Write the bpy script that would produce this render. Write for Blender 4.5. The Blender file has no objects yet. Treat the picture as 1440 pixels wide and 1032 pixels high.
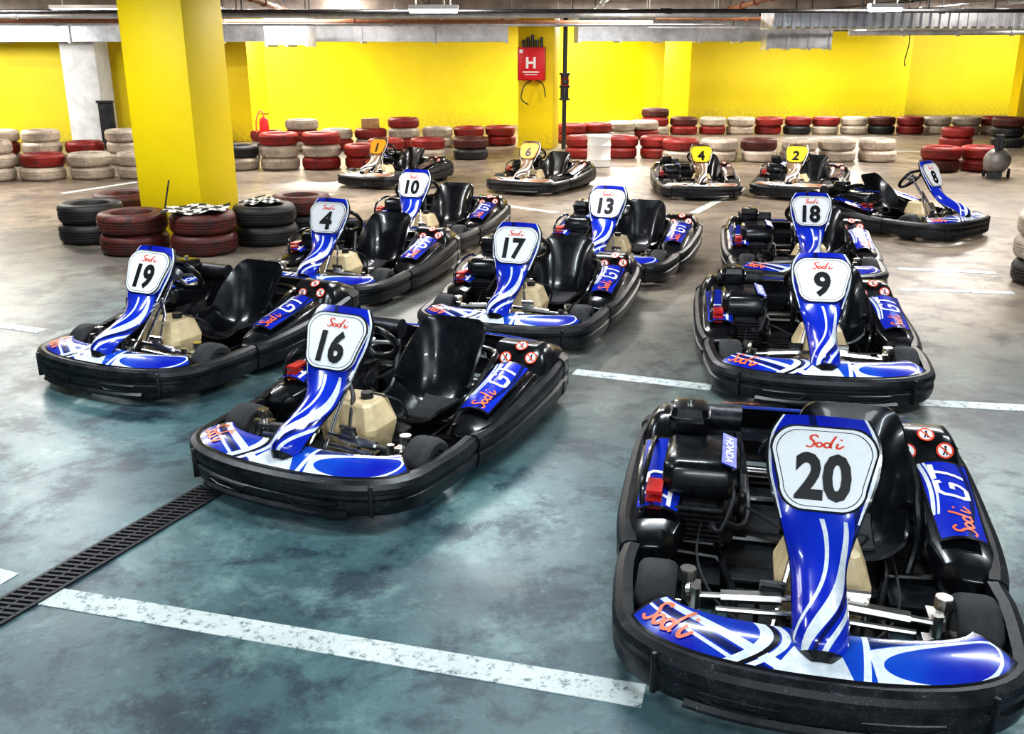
import bpy, bmesh, math, random
from mathutils import Vector, Matrix
random.seed(7)
R = math.radians
SC = bpy.context.scene
C = SC.collection
SC.view_settings.view_transform = 'Standard'
try: SC.view_settings.look = 'Medium High Contrast'
except Exception:
    SC.view_settings.look = 'None'
SC.view_settings.exposure = 0.12

# ---------------------------------------------------------------- camera
F, H, YH = 1340.0, 1.9, 75.0
PITCH = math.atan((516 - YH) / F)
cs, sn = math.cos(PITCH), math.sin(PITCH)
cam = bpy.data.cameras.new('camera'); camo = bpy.data.objects.new('camera', cam); C.objects.link(camo)
cam.sensor_width = 36; cam.lens = F / 1440 * 36
camo.location = (0, 0, H); camo.rotation_euler = (math.pi / 2 - PITCH, 0, 0)
SC.camera = camo
def gp(px, py, z=0.0):
    zc = F * (H - z) / (cs * (py - YH))
    return Vector(((px - 720) * zc / F, (zc - (H - z) * sn) / cs, z))

# ---------------------------------------------------------------- materials
class G:
    def __init__(s, name):
        s.mat = bpy.data.materials.new(name); s.mat.use_nodes = True
        s.nt = s.mat.node_tree; s.b = s.nt.nodes['Principled BSDF']
    def put(s, sock, v):
        if isinstance(v, bpy.types.NodeSocket): s.nt.links.new(v, sock)
        elif isinstance(v, (tuple, list)): sock.default_value = tuple(v) + ((1,) if len(v) == 3 and len(sock.default_value) == 4 else ())
        else: sock.default_value = v
    def m(s, op, a, b=0.0, c=0.0):
        n = s.nt.nodes.new('ShaderNodeMath'); n.operation = op
        s.put(n.inputs[0], a); s.put(n.inputs[1], b); s.put(n.inputs[2], c)
        return n.outputs[0]
    def mix(s, f, a, b, mode='MIX'):
        n = s.nt.nodes.new('ShaderNodeMix'); n.data_type = 'RGBA'; n.blend_type = mode
        s.put(n.inputs[0], f); s.put(n.inputs[6], a); s.put(n.inputs[7], b)
        return n.outputs[2]
    def noise(s, scale, detail=4, rough=.6, vec=None, dist=0):
        n = s.nt.nodes.new('ShaderNodeTexNoise'); n.inputs['Scale'].default_value = scale
        n.inputs['Detail'].default_value = detail; n.inputs['Roughness'].default_value = rough
        n.inputs['Distortion'].default_value = dist
        if vec is not None: s.nt.links.new(vec, n.inputs['Vector'])
        return n.outputs['Fac']
    def obj(s): return s.nt.nodes.new('ShaderNodeTexCoord').outputs['Object']
    def pos(s): return s.nt.nodes.new('ShaderNodeNewGeometry').outputs['Position']
    def uv(s):
        n = s.nt.nodes.new('ShaderNodeSeparateXYZ'); s.nt.links.new(s.nt.nodes.new('ShaderNodeTexCoord').outputs['UV'], n.inputs[0])
        return n.outputs[0], n.outputs[1]
    def sep(s, v):
        n = s.nt.nodes.new('ShaderNodeSeparateXYZ'); s.nt.links.new(v, n.inputs[0]); return n.outputs
    def ramp(s, f, a, b):
        n = s.nt.nodes.new('ShaderNodeMapRange'); s.put(n.inputs[0], f); n.inputs[1].default_value = a; n.inputs[2].default_value = b
        return n.outputs[0]
    def bump(s, h, st, d=.01):
        n = s.nt.nodes.new('ShaderNodeBump'); n.inputs['Strength'].default_value = st; n.inputs['Distance'].default_value = d
        s.nt.links.new(h, n.inputs['Height']); s.nt.links.new(n.outputs[0], s.b.inputs['Normal'])
    def set(s, **k):
        for a, v in k.items(): s.put(s.b.inputs[a.replace('_', ' ')], v)
        return s.mat

def basic(name, col, rough=.5, metal=0, var=.25, scale=18, bump=0, coat=0, rvar=.12):
    g = G(name); n = g.noise(scale, 5, .65, g.obj())
    dark = tuple(c * (1 - var) for c in col); lite = tuple(min(1, c * (1 + var)) for c in col)
    c = g.mix(g.ramp(n, .3, .7), dark, lite)
    r = g.m('ADD', rough - rvar, g.m('MULTIPLY', n, 2 * rvar))
    if bump: g.bump(n, bump)
    return g.set(Base_Color=c, Roughness=r, Metallic=float(metal), Coat_Weight=float(coat))

g = G('scuffed_black_plastic'); o_ = g.obj(); n = g.noise(9, 6, .7, o_); n2 = g.noise(60, 6, .8, o_, 2.0)
c = g.mix(g.ramp(n, .35, .7), (.005, .006, .008), (.014, .016, .020))
c = g.mix(g.m('MULTIPLY', g.m('MULTIPLY', g.ramp(n2, .56, .64), g.ramp(n, .42, .58)), .65), c, (.18, .19, .21))
g.bump(n2, .12, .004)
BLK = g.set(Base_Color=c, Roughness=g.m('ADD', .16, g.m('MULTIPLY', n, .4)))
BLKG = basic('gloss_black', (.007, .008, .010), .24, var=.4, coat=.3)
RUB = basic('rubber', (.030, .030, .033), .7, var=.4, scale=30, bump=.2)
STEEL = basic('chrome', (.80, .78, .74), .22, 1, var=.15, rvar=.05)
IRON = basic('dark_metal', (.06, .06, .065), .4, .7, var=.5, scale=30)
ALU = basic('cast_aluminium', (.40, .40, .41), .45, .8, var=.3, scale=30)
CREAM = basic('cream_plastic', (.74, .58, .34), .4, var=.25, scale=7)
WHITE = basic('white_plastic', (.96, .97, .98), .3, var=.02)
INK = basic('black_ink', (.006, .006, .008), .4, var=.1)
REDL = basic('red_lettering', (.85, .07, .02), .4, var=.05)
ORNL = basic('orange_lettering', (.95, .16, .04), .4, var=.05)
REDM = basic('red_metal', (.55, .02, .02), .35, var=.2)
BLUEP = basic('blue_sticker', (.015, .06, .55), .3, var=.2, scale=5, coat=.4)
GREYT = basic('floor_tray_metal', (.03, .032, .035), .4, .5, var=.5, scale=14)

def graphic(name, c1, c2, kind, edge=(.01, .01, .012)):
    g = G(name); u, v = g.uv()
    U = g.m('SUBTRACT', g.m('MULTIPLY', u, 2.0), 1.0)
    def band(t, c, w): return g.m('LESS_THAN', g.m('ABSOLUTE', g.m('SUBTRACT', t, c)), w)
    MX = lambda *a: a[0] if len(a) == 1 else g.m('MAXIMUM', a[0], MX(*a[1:]))
    AND = lambda *a: a[0] if len(a) == 1 else g.m('MULTIPLY', a[0], AND(*a[1:]))
    GT_ = lambda a, b: g.m('GREATER_THAN', a, b)
    LT_ = lambda a, b: g.m('LESS_THAN', a, b)
    if kind == 'fairing':
        cv = g.m('ADD', g.m('MULTIPLY', g.m('SINE', g.m('SUBTRACT', g.m('MULTIPLY', v, 6.2), 1.6)), .66), .04)
        w = g.m('ADD', .06, g.m('MULTIPLY', g.m('SINE', g.m('MULTIPLY', v, 5.2)), .15))
        msk = MX(band(U, cv, w), band(U, g.m('SUBTRACT', cv, .54), .055), AND(band(U, g.m('ADD', cv, .62), .09), LT_(v, .5)))
        msk = AND(msk, LT_(v, .62))
        msk = MX(msk, AND(GT_(v, .62), GT_(U, .88)), AND(GT_(v, .62), LT_(U, -.90)))
        blk = MX(GT_(g.m('ABSOLUTE', U), .95), LT_(v, .08))
        dark = band(U, g.m('ADD', cv, .32), .08)
    elif kind == 'nose':
        a = g.m('ABSOLUTE', U)
        ev = g.m('ADD', g.m('POWER', g.m('DIVIDE', g.m('SUBTRACT', U, g.m('SUBTRACT', .64, g.m('MULTIPLY', v, .12))), .38), 2.0), g.m('POWER', g.m('DIVIDE', g.m('SUBTRACT', v, g.m('ADD', .20, g.m('MULTIPLY', U, .36))), .38), 2.0))
        ring = AND(GT_(ev, 1.0), LT_(ev, g.m('ADD', 1.18, g.m('MULTIPLY', g.m('SUBTRACT', 1.0, U), .80))), GT_(U, .18))
        arc = g.m('ADD', -.34, g.m('MULTIPLY', g.m('SINE', g.m('MULTIPLY', v, 2.6)), .13))
        sw = g.m('ADD', .86, g.m('MULTIPLY', g.m('POWER', g.m('ADD', U, .9), 2.0), -1.25))
        msk = MX(ring, band(U, arc, .030), band(U, g.m('ADD', arc, .085), .018),
                 AND(band(v, sw, .09), LT_(U, -.08)),
                 AND(band(v, g.m('SUBTRACT', sw, .34), .035), LT_(U, -.1)),
                 band(U, g.m('ADD', -.03, g.m('MULTIPLY', v, .03)), g.m('ADD', .03, g.m('MULTIPLY', g.m('SUBTRACT', 1.0, v), .10))),
                 band(U, g.m('ADD', .14, g.m('MULTIPLY', v, .06)), .014))
        blk = MX(LT_(v, .05), GT_(a, .98), band(U, g.m('ADD', arc, .045), .014))
        dark = MX(band(v, g.m('SUBTRACT', sw, .2), .07), AND(GT_(ev, 1.9), GT_(U, .2)))
    else:
        t = g.m('ADD', v, g.m('MULTIPLY', g.m('SINE', g.m('MULTIPLY', u, 2.4)), .30))
        msk = AND(MX(band(t, 1.06, .025), band(t, 1.16, .04)), GT_(u, .3))
        blk = MX(GT_(g.m('ABSOLUTE', U), .95), GT_(g.m('ABSOLUTE', g.m('SUBTRACT', v, .5)), .46))
        dark = band(t, .4, .05)
    n = g.noise(3.5, 3, .5, g.obj())
    base = g.mix(g.ramp(n, .35, .7), c1, c2)
    base = g.mix(g.m('MULTIPLY', dark, .85), base, (.004, .008, .05))
    dirt = g.ramp(g.noise(28, 6, .7, g.obj()), .35, .62)
    wh = g.mix(dirt, (.66, .74, .80), (.92, .94, .97))
    c = g.mix(msk, base, wh); c = g.mix(blk, c, edge)
    return g.set(Base_Color=c, Roughness=.2, Coat_Weight=.5)

B1, B2 = (.006, .016, .42), (.010, .05, .60)
GF = graphic('blue_fairing_graphics', B1, B2, 'fairing')
GN = graphic('blue_nose_graphics', B1, (.012, .11, .60), 'nose')
GS = graphic('blue_side_graphics', B1, B2, 'side')
OF = graphic('pale_fairing_graphics', (.06, .04, .03), (.35, .24, .15), 'fairing')
ON = graphic('pale_nose_graphics', (.30, .16, .10), (.6, .45, .34), 'nose')
OS = graphic('pale_side_graphics', (.03, .03, .03), (.3, .2, .15), 'side')
ORP = basic('orange_plate', (.98, .42, .02), .4, var=.05)
YLP = basic('yellow_plate', (.98, .74, .03), .4, var=.05)

def yellow(name, col):
    g = G(name); p = g.pos(); z = g.sep(p)[2]
    n = g.noise(.45, 7, .62, p); n2 = g.noise(14, 6, .7, p); n3 = g.noise(2.2, 8, .7, p)
    c = g.mix(g.ramp(n, .34, .62), (col[0] * .90, col[1] * .86, col[2] * .8), col)
    c = g.mix(g.m('MULTIPLY', g.ramp(n3, .55, .75), .15), c, (.50, .38, .03))
    c = g.mix(g.m('MULTIPLY', g.ramp(n2, .6, .85), .2), c, (.5, .40, .05))
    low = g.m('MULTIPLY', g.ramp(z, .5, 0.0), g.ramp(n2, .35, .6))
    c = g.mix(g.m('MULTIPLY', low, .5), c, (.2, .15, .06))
    g.bump(n2, .1)
    return g.set(Base_Color=c, Roughness=.55)
YEL = yellow('yellow_wall_paint', (.87, .73, .004))
YELP = yellow('yellow_pillar_paint', (.97, .75, .0))

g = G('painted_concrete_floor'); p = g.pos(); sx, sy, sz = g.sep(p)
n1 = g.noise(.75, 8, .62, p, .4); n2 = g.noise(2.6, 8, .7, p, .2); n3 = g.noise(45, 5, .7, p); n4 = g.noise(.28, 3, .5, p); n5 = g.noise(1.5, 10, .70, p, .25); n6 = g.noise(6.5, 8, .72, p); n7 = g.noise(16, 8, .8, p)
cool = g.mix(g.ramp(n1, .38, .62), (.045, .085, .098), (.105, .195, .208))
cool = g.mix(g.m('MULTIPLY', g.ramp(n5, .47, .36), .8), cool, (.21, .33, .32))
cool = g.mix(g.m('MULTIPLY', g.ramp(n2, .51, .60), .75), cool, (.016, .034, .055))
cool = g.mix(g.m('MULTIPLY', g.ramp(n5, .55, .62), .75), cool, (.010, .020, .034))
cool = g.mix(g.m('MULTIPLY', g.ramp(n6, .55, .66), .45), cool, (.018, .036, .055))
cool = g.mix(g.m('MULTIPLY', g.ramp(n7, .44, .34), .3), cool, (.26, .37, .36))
warm_lit = g.mix(g.ramp(n1, .34, .64), (.16, .13, .105), (.38, .31, .24))
warm_lit = g.mix(g.m('MULTIPLY', g.ramp(n2, .50, .62), .6), warm_lit, (.08, .066, .058))
warm_lit = g.mix(g.m('MULTIPLY', g.ramp(n5, .54, .62), .6), warm_lit, (.05, .045, .045))
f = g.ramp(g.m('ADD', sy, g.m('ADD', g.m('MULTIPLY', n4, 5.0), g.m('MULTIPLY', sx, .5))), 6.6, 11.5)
c = g.mix(f, cool, warm_lit)  # beige towards the back paints warmer light into the floor colour
c = g.mix(g.m('MULTIPLY', g.ramp(n3, .5, .75), .3), c, (.02, .025, .03))
g.bump(n3, .15, .004)
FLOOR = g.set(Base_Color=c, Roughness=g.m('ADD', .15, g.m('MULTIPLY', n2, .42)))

g = G('worn_white_line_paint'); p = g.pos()
w = g.ramp(g.noise(22, 7, .78, p), .62, .52)
c = g.mix(w, (.12, .18, .19), g.mix(g.noise(3, 3, .5, p), (.48, .54, .52), (.80, .83, .81)))
LINE = g.set(Base_Color=c, Roughness=.5)
CONC = basic('concrete', (.30, .29, .28), .8, var=.3, scale=3, bump=.2)
CEIL = basic('dark_ceiling', (.30, .27, .25), .85, var=.4, scale=2)
PALE = basic('pale_concrete', (.60, .62, .64), .7, var=.2, scale=3)
g = G('galvanised_duct'); o_ = g.obj(); n = g.noise(3.5, 7, .7, o_)
DUCT = g.set(Base_Color=g.mix(g.ramp(n, .3, .7), (.36, .40, .46), (.80, .84, .90)), Metallic=.35, Roughness=g.m('ADD', .22, g.m('MULTIPLY', n, .35)))
GRATE = basic('grate_iron', (.04, .04, .045), .5, .6, var=.5, scale=30)
PIT = basic('drain_dark', (.004, .004, .005), .9)
CARD = basic('cardboard', (.45, .28, .13), .8)
def emis(name, col, st):
    g = G(name); return g.set(Base_Color=(.9, .9, .9), Emission_Color=col, Emission_Strength=float(st))
TUBEW = emis('lamp_tube', (.85, .93, 1), 30)
def tyremat(name, col, wear, worn=(.03, .025, .023), soft=.14):
    g = G(name); o = g.obj(); n = g.noise(11, 8, .82, o); n2 = g.noise(3, 5, .6, o)
    c = g.mix(g.ramp(n2, .3, .7), tuple(x * .40 for x in col), col)
    c = g.mix(g.ramp(n, wear, wear + soft), c, worn)
    g.bump(n, .4)
    return g.set(Base_Color=c, Roughness=.5)
TY = {'r': tyremat('red_painted_rubber', (.40, .030, .024), .50), 'w': tyremat('white_painted_rubber', (.74, .63, .52), .50, (.12, .10, .09), .2),
      'k': tyremat('black_rubber', (.030, .030, .032), .7), 'd': tyremat('dark_red_painted_rubber', (.17, .030, .022), .46)}
TNAME = {'r': 'red-painted', 'w': 'white-painted', 'k': 'black', 'd': 'dirty brown-red'}
g = G('checkered_cloth'); u, v = g.uv()
ck = g.m('MODULO', g.m('ADD', g.m('FLOOR', g.m('ADD', g.m('MULTIPLY', u, 7.98), .01)), g.m('FLOOR', g.m('ADD', g.m('MULTIPLY', v, 5.98), .01))), 2.0)
CHECK = g.set(Base_Color=g.mix(g.m('GREATER_THAN', ck, .5), (.015, .015, .015), (.70, .70, .66)), Roughness=.8)

# ---------------------------------------------------------------- mesh helper
def crom(P, k=6, closed=False):
    P = [Vector(p) for p in P]; out = []; n = len(P)
    for i in range(n if closed else n - 1):
        if closed: a, b, c, d = P[(i - 1) % n], P[i], P[(i + 1) % n], P[(i + 2) % n]
        else: a, b, c, d = P[max(i - 1, 0)], P[i], P[i + 1], P[min(i + 2, n - 1)]
        for j in range(k):
            t = j / k
            out.append(.5 * ((2 * b) + (c - a) * t + (2 * a - 5 * b + 4 * c - d) * t * t + (3 * b - a - 3 * c + d) * t ** 3))
    if not closed: out.append(P[-1])
    return out

class MB:
    def __init__(s): s.v = []; s.f = []; s.mi = []; s.uv = {}; s.M = Matrix(); s.k = 0
    def V(s, p): s.v.append(s.M @ Vector(p)); return len(s.v) - 1
    def Fc(s, ids): s.f.append(tuple(ids)); s.mi.append(s.k)
    def box(s, c, d, rot=None, taper=1.0):
        m = Matrix.Translation(c) @ (rot.to_4x4() if rot else Matrix())
        x, y, z = d[0] / 2, d[1] / 2, d[2] / 2
        P = [(-x, -y, -z), (x, -y, -z), (x, y, -z), (-x, y, -z)] + [(a * taper, b * taper, z) for a, b in ((-x, -y), (x, -y), (x, y), (-x, y))]
        i = [s.V(m @ Vector(p)) for p in P]
        for q in ((3, 2, 1, 0), (4, 5, 6, 7), (0, 1, 5, 4), (1, 2, 6, 5), (2, 3, 7, 6), (3, 0, 4, 7)): s.Fc([i[j] for j in q])
        return s
    def rings(s, rings, closed=False, cap=True, ringclosed=True):
        ids = [[s.V(p) for p in r] for r in rings]; n = len(ids[0]); L = len(ids)
        for a in range(L if closed else L - 1):
            A, B = ids[a], ids[(a + 1) % L]
            for j in range(n if ringclosed else n - 1):
                k = (j + 1) % n; s.Fc((A[j], A[k], B[k], B[j]))
        if cap and not closed: s.Fc(ids[0][::-1]); s.Fc(ids[-1])
        return s
    def tube(s, pts, r, n=8, closed=False, smooth=0):
        P = crom(pts, smooth, closed) if smooth else [Vector(p) for p in pts]
        L = len(P); up = None; R_ = []
        for i in range(L):
            a = P[i - 1] if (i or closed) else P[i]; b = P[(i + 1) % L] if (i < L - 1 or closed) else P[i]
            t = (b - a).normalized()
            if up is None: up = t.orthogonal().normalized()
            up = (up - t * up.dot(t)).normalized(); w = t.cross(up)
            R_.append([P[i] + (up * math.cos(q * 2 * math.pi / n) + w * math.sin(q * 2 * math.pi / n)) * r for q in range(n)])
        return s.rings(R_, closed)
    def lathe(s, prof, m=None, n=28, closed=False):
        m = m or Matrix(); L = []
        for q in range(n):
            a = q * 2 * math.pi / n
            L.append([m @ Vector((r * math.cos(a), r * math.sin(a), z)) for r, z in prof])
        return s.rings(L, True, False, closed)
    def cyl(s, a, b, r, n=16, r2=None):
        a, b = Vector(a), Vector(b); t = (b - a).normalized(); up = t.orthogonal().normalized(); w = t.cross(up); r2 = r if r2 is None else r2
        return s.rings([[c + (up * math.cos(q * 2 * math.pi / n) + w * math.sin(q * 2 * math.pi / n)) * rr for q in range(n)] for c, rr in ((a, r), (b, r2))])
    def sweep(s, path, prof, zf=None):
        L = len(path); rg = []
        for i, p in enumerate(path):
            t = (Vector(path[min(i + 1, L - 1)]) - Vector(path[max(i - 1, 0)])).to_2d().normalized(); nx, ny = t.y, -t.x
            k = zf(i / (L - 1)) if zf else 1
            rg.append([(p[0] + nx * o, p[1] + ny * o, z * k) for o, z in prof])
        return s.rings(rg)
    def grid(s, P, nu, nv, flip=False):
        ids = []
        for i in range(nu + 1):
            row = []
            for j in range(nv + 1):
                k = s.V(P(i / nu, j / nv)); s.uv[k] = (i / nu, j / nv); row.append(k)
            ids.append(row)
        for i in range(nu):
            for j in range(nv):
                q = (ids[i][j], ids[i + 1][j], ids[i + 1][j + 1], ids[i][j + 1]); s.Fc(q[::-1] if flip else q)
        return s
    def flat(s, shape, fn):
        vs, fs = shape[:2]; b = [s.V(fn(x, y)) for x, y in vs]
        for f_ in fs: s.Fc([b[j] for j in f_])
        return s
    def build(s, name, mat, parent=None, bevel=0, seg=2, sub=0, solid=0, angle=38, recalc=True):
        me = bpy.data.meshes.new(name); me.from_pydata([tuple(v) for v in s.v], [], s.f)
        mats = mat if isinstance(mat, (list, tuple)) else [mat]
        for m_ in mats: me.materials.append(m_)
        if s.uv:
            l = me.uv_layers.new(name='UVMap')
            for lp in me.loops:
                if lp.vertex_index in s.uv: l.data[lp.index].uv = s.uv[lp.vertex_index]
        for pl, k in zip(me.polygons, s.mi): pl.material_index = k
        if recalc:
            bm = bmesh.new(); bm.from_mesh(me); bmesh.ops.recalc_face_normals(bm, faces=bm.faces); bm.to_mesh(me); bm.free()
        o = bpy.data.objects.new(name, me); C.objects.link(o)
        if solid: md = o.modifiers.new('s', 'SOLIDIFY'); md.thickness = solid; md.offset = -1
        if sub: md = o.modifiers.new('u', 'SUBSURF'); md.levels = md.render_levels = sub
        if bevel:
            md = o.modifiers.new('b', 'BEVEL'); md.width = bevel; md.segments = seg; md.limit_method = 'ANGLE'; md.angle_limit = R(35)
        if solid or sub or bevel:
            dg = bpy.context.evaluated_depsgraph_get(); dg.update()
            nm = bpy.data.meshes.new_from_object(o.evaluated_get(dg)); o.modifiers.clear(); o.data = nm; me = nm
        me.polygons.foreach_set('use_smooth', [True] * len(me.polygons))
        me.set_sharp_from_angle(angle=R(angle)); me.name = name
        if parent: o.parent = parent
        return o

def tag(o, label, cat, group=None, kind=None):
    if label: o['label'] = label
    if cat: o['category'] = cat
    if group: o['group'] = group
    if kind: o['kind'] = kind
    return o
def thing(name, loc, label, cat, rz=0, group=None):
    o = bpy.data.objects.new(name, None); C.objects.link(o); o.location = loc; o.rotation_euler = (0, 0, rz); o.empty_display_size = .1
    return tag(o, label, cat, group)
def struct(o): o['kind'] = 'structure'; return o
def kids(o): return [c for c in bpy.data.objects if c.parent == o]
def copy_tree(o, parent=None):
    c = o.copy(); C.objects.link(c)
    if parent: c.parent = parent
    for ch in kids(o): copy_tree(ch, c)
    return c

def text2d(s, bold=.02, cond=1.0):
    cu = bpy.data.curves.new('t', 'FONT'); cu.body = s; cu.size = 1.4; cu.offset = bold; cu.resolution_u = 3
    o = bpy.data.objects.new('t', cu); C.objects.link(o); bpy.context.view_layer.update()
    dg = bpy.context.evaluated_depsgraph_get(); me = bpy.data.meshes.new_from_object(o.evaluated_get(dg))
    xs = [v.co.x for v in me.vertices]; ys = [v.co.y for v in me.vertices]; x0, y0 = min(xs), min(ys); h = max(ys) - y0
    vs = [((v.co.x - x0) / h * cond, (v.co.y - y0) / h) for v in me.vertices]; fs = [tuple(p.vertices) for p in me.polygons]
    bpy.data.objects.remove(o); bpy.data.meshes.remove(me)
    return vs, fs, (max(xs) - x0) / h * cond
def strokes(polys, w, shear=0, lin=False):
    vs = []; fs = []
    for P in polys:
        if lin:
            Q = []
            for a, b in zip(P[:-1], P[1:]): Q += [(a[0] + (b[0] - a[0]) * k / 4, a[1] + (b[1] - a[1]) * k / 4) for k in range(4)]
            P = [Vector(q) for q in Q + [P[-1]]]
        else: P = [p.to_2d() for p in crom([(x, y, 0) for x, y in P], 5)]
        b = len(vs)
        for i, p in enumerate(P):
            t = (P[min(i + 1, len(P) - 1)] - P[max(i - 1, 0)]).normalized(); n = Vector((-t.y, t.x)) * w / 2
            if not lin: n = n * (1.15 - .5 * abs(i / (len(P) - 1) - .45))
            vs += [tuple(p + n), tuple(p - n)]
            if i: k = b + 2 * i; fs.append((k - 2, k - 1, k + 1, k))
    return [(x + y * shear, y) for x, y in vs], fs
def circ(cx, cy, r): return [(cx + r * math.cos(a), cy + r * 1.15 * math.sin(a)) for a in [i * math.pi / 4 + .8 for i in range(9)]]
SCRIPT = strokes([[(.48, .86), (.34, 1.02), (.14, .94), (.12, .74), (.28, .54), (.32, .30), (.16, .08), (-.06, .16)],
                  circ(.58, .30, .15), circ(.98, .30, .16), [(1.36, 1.05), (1.2, .6), (1.14, .2), (1.24, .12)],
                  [(1.5, .5), (1.46, .2), (1.58, .10), (1.80, .34)], [(1.60, .74), (1.65, .82)]], .115, .08)
GTS = strokes([[(.85, .80), (.78, .98), (.25, .98), (.05, .8), (.05, .2), (.2, .02), (.7, .02), (.82, .2), (.82, .48), (.48, .48)], [(1.0, .98), (1.95, .98)], [(1.47, .98), (1.47, 0)]], .17, .3, True)

# ---------------------------------------------------------------- kart
def bump_pt(th, a=.60, b=.38, y0=-.62, px=.9, py=.65):
    s_, c_ = math.sin(th), max(0, math.cos(th))
    return (math.copysign(abs(s_) ** px * a, s_), y0 - b * c_ ** py)
def lerp_tab(tab, t):
    t = min(max(t, 0), 1) * (len(tab) - 1); i = min(int(t), len(tab) - 2); f_ = t - i
    return [a + (b - a) * f_ for a, b in zip(tab[i], tab[i + 1])]
def smooth_tab(tab, n=24):
    P = crom([(a, b, c_) for a, b, c_ in tab], 8); return [tuple(p) for p in P]
FTAB = smooth_tab([(-.925, .226, .060), (-.912, .285, .078), (-.85, .332, .084), (-.75, .366, .083), (-.64, .415, .090), (-.55, .505, .128), (-.478, .62, .172), (-.420, .72, .176), (-.380, .785, .138)])
def FP(u, v):
    y, z, w = lerp_tab(FTAB, v); U = 2 * u - 1
    k = min(1, max(0, (.70 - v) / .22)); an = U * R(72)
    x = w * (math.sin(an) / math.sin(R(72)) * k + U * (1 - k))
    back = (1 - math.cos(an)) * (.085 * k + .016)
    return Vector((x, y - .02 * k + back * .8, z + .016 * k - back * .75))
def NP(u, v):
    th = (2 * u - 1) * R(74)
    a = bump_pt(th, .585, .372, -.612); b = bump_pt(th, .475, .215, -.59, .95, .7)
    c_ = abs(2 * u - 1)
    z = .212 + (.046 - .018 * c_) * math.sin(v * math.pi * .62)
    return Vector((a[0] + (b[0] - a[0]) * v, a[1] + (b[1] - a[1]) * v, z))
def SP(sd):
    def P(u, v):           # u front->rear, v outer->inner
        y = -.16 + .52 * u; ox = .635 + .01 * u; ix = .445 - .03 * u
        return Vector((sd * (ox + (ix - ox) * v), y, .245 + .10 * u + .030 * math.sin(math.pi * v)))
    return P
def HP(sd):
    def P(u, v):           # rear wheel cover: u front->rear, v outer->inner
        y = .37 + .45 * u
        x = .650 - .30 * v
        f = min(1, u / .38); f = f * f * (3 - 2 * f)
        z = .24 + .17 * f - .07 * max(0, u - .6) / .4
        z -= .09 * (max(0, .2 - v) / .2) ** 1.5
        return Vector((sd * x, y, z))
    return P
def RP(u, v):
    th = (2 * u - 1) * R(80)
    x = math.copysign(abs(math.sin(th)) ** .85, th); c_ = max(0, math.cos(th)) ** .55
    y = .70 + (.235 - .10 * v) * c_ ; return Vector((x * (.60 - .05 * v), y, .315 + .03 * v))
PY = -.477
PN = Vector((0, -.20, .122)).normalized(); PU = Vector((0, .122, .20)).normalized(); PC = Vector((0, PY, .640))
def PLANE(off): return lambda x, y: PC + Vector((x, 0, 0)) + PU * y + PN * off
def plate_shape(sc=1.0, top=.163, bot=.134, h=.134, r=.078):
    pts = []
    for cx, cy, a0 in ((top - r, h - r, 0), (-top + r, h - r, 90), (-bot + r, -h + r, 180), (bot - r, -h + r, 270)):
        for k in range(9):
            a = R(a0 + 11.25 * k); pts.append(((cx + r * math.cos(a)) * sc, (cy + r * math.sin(a)) * sc))
    return pts

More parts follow.
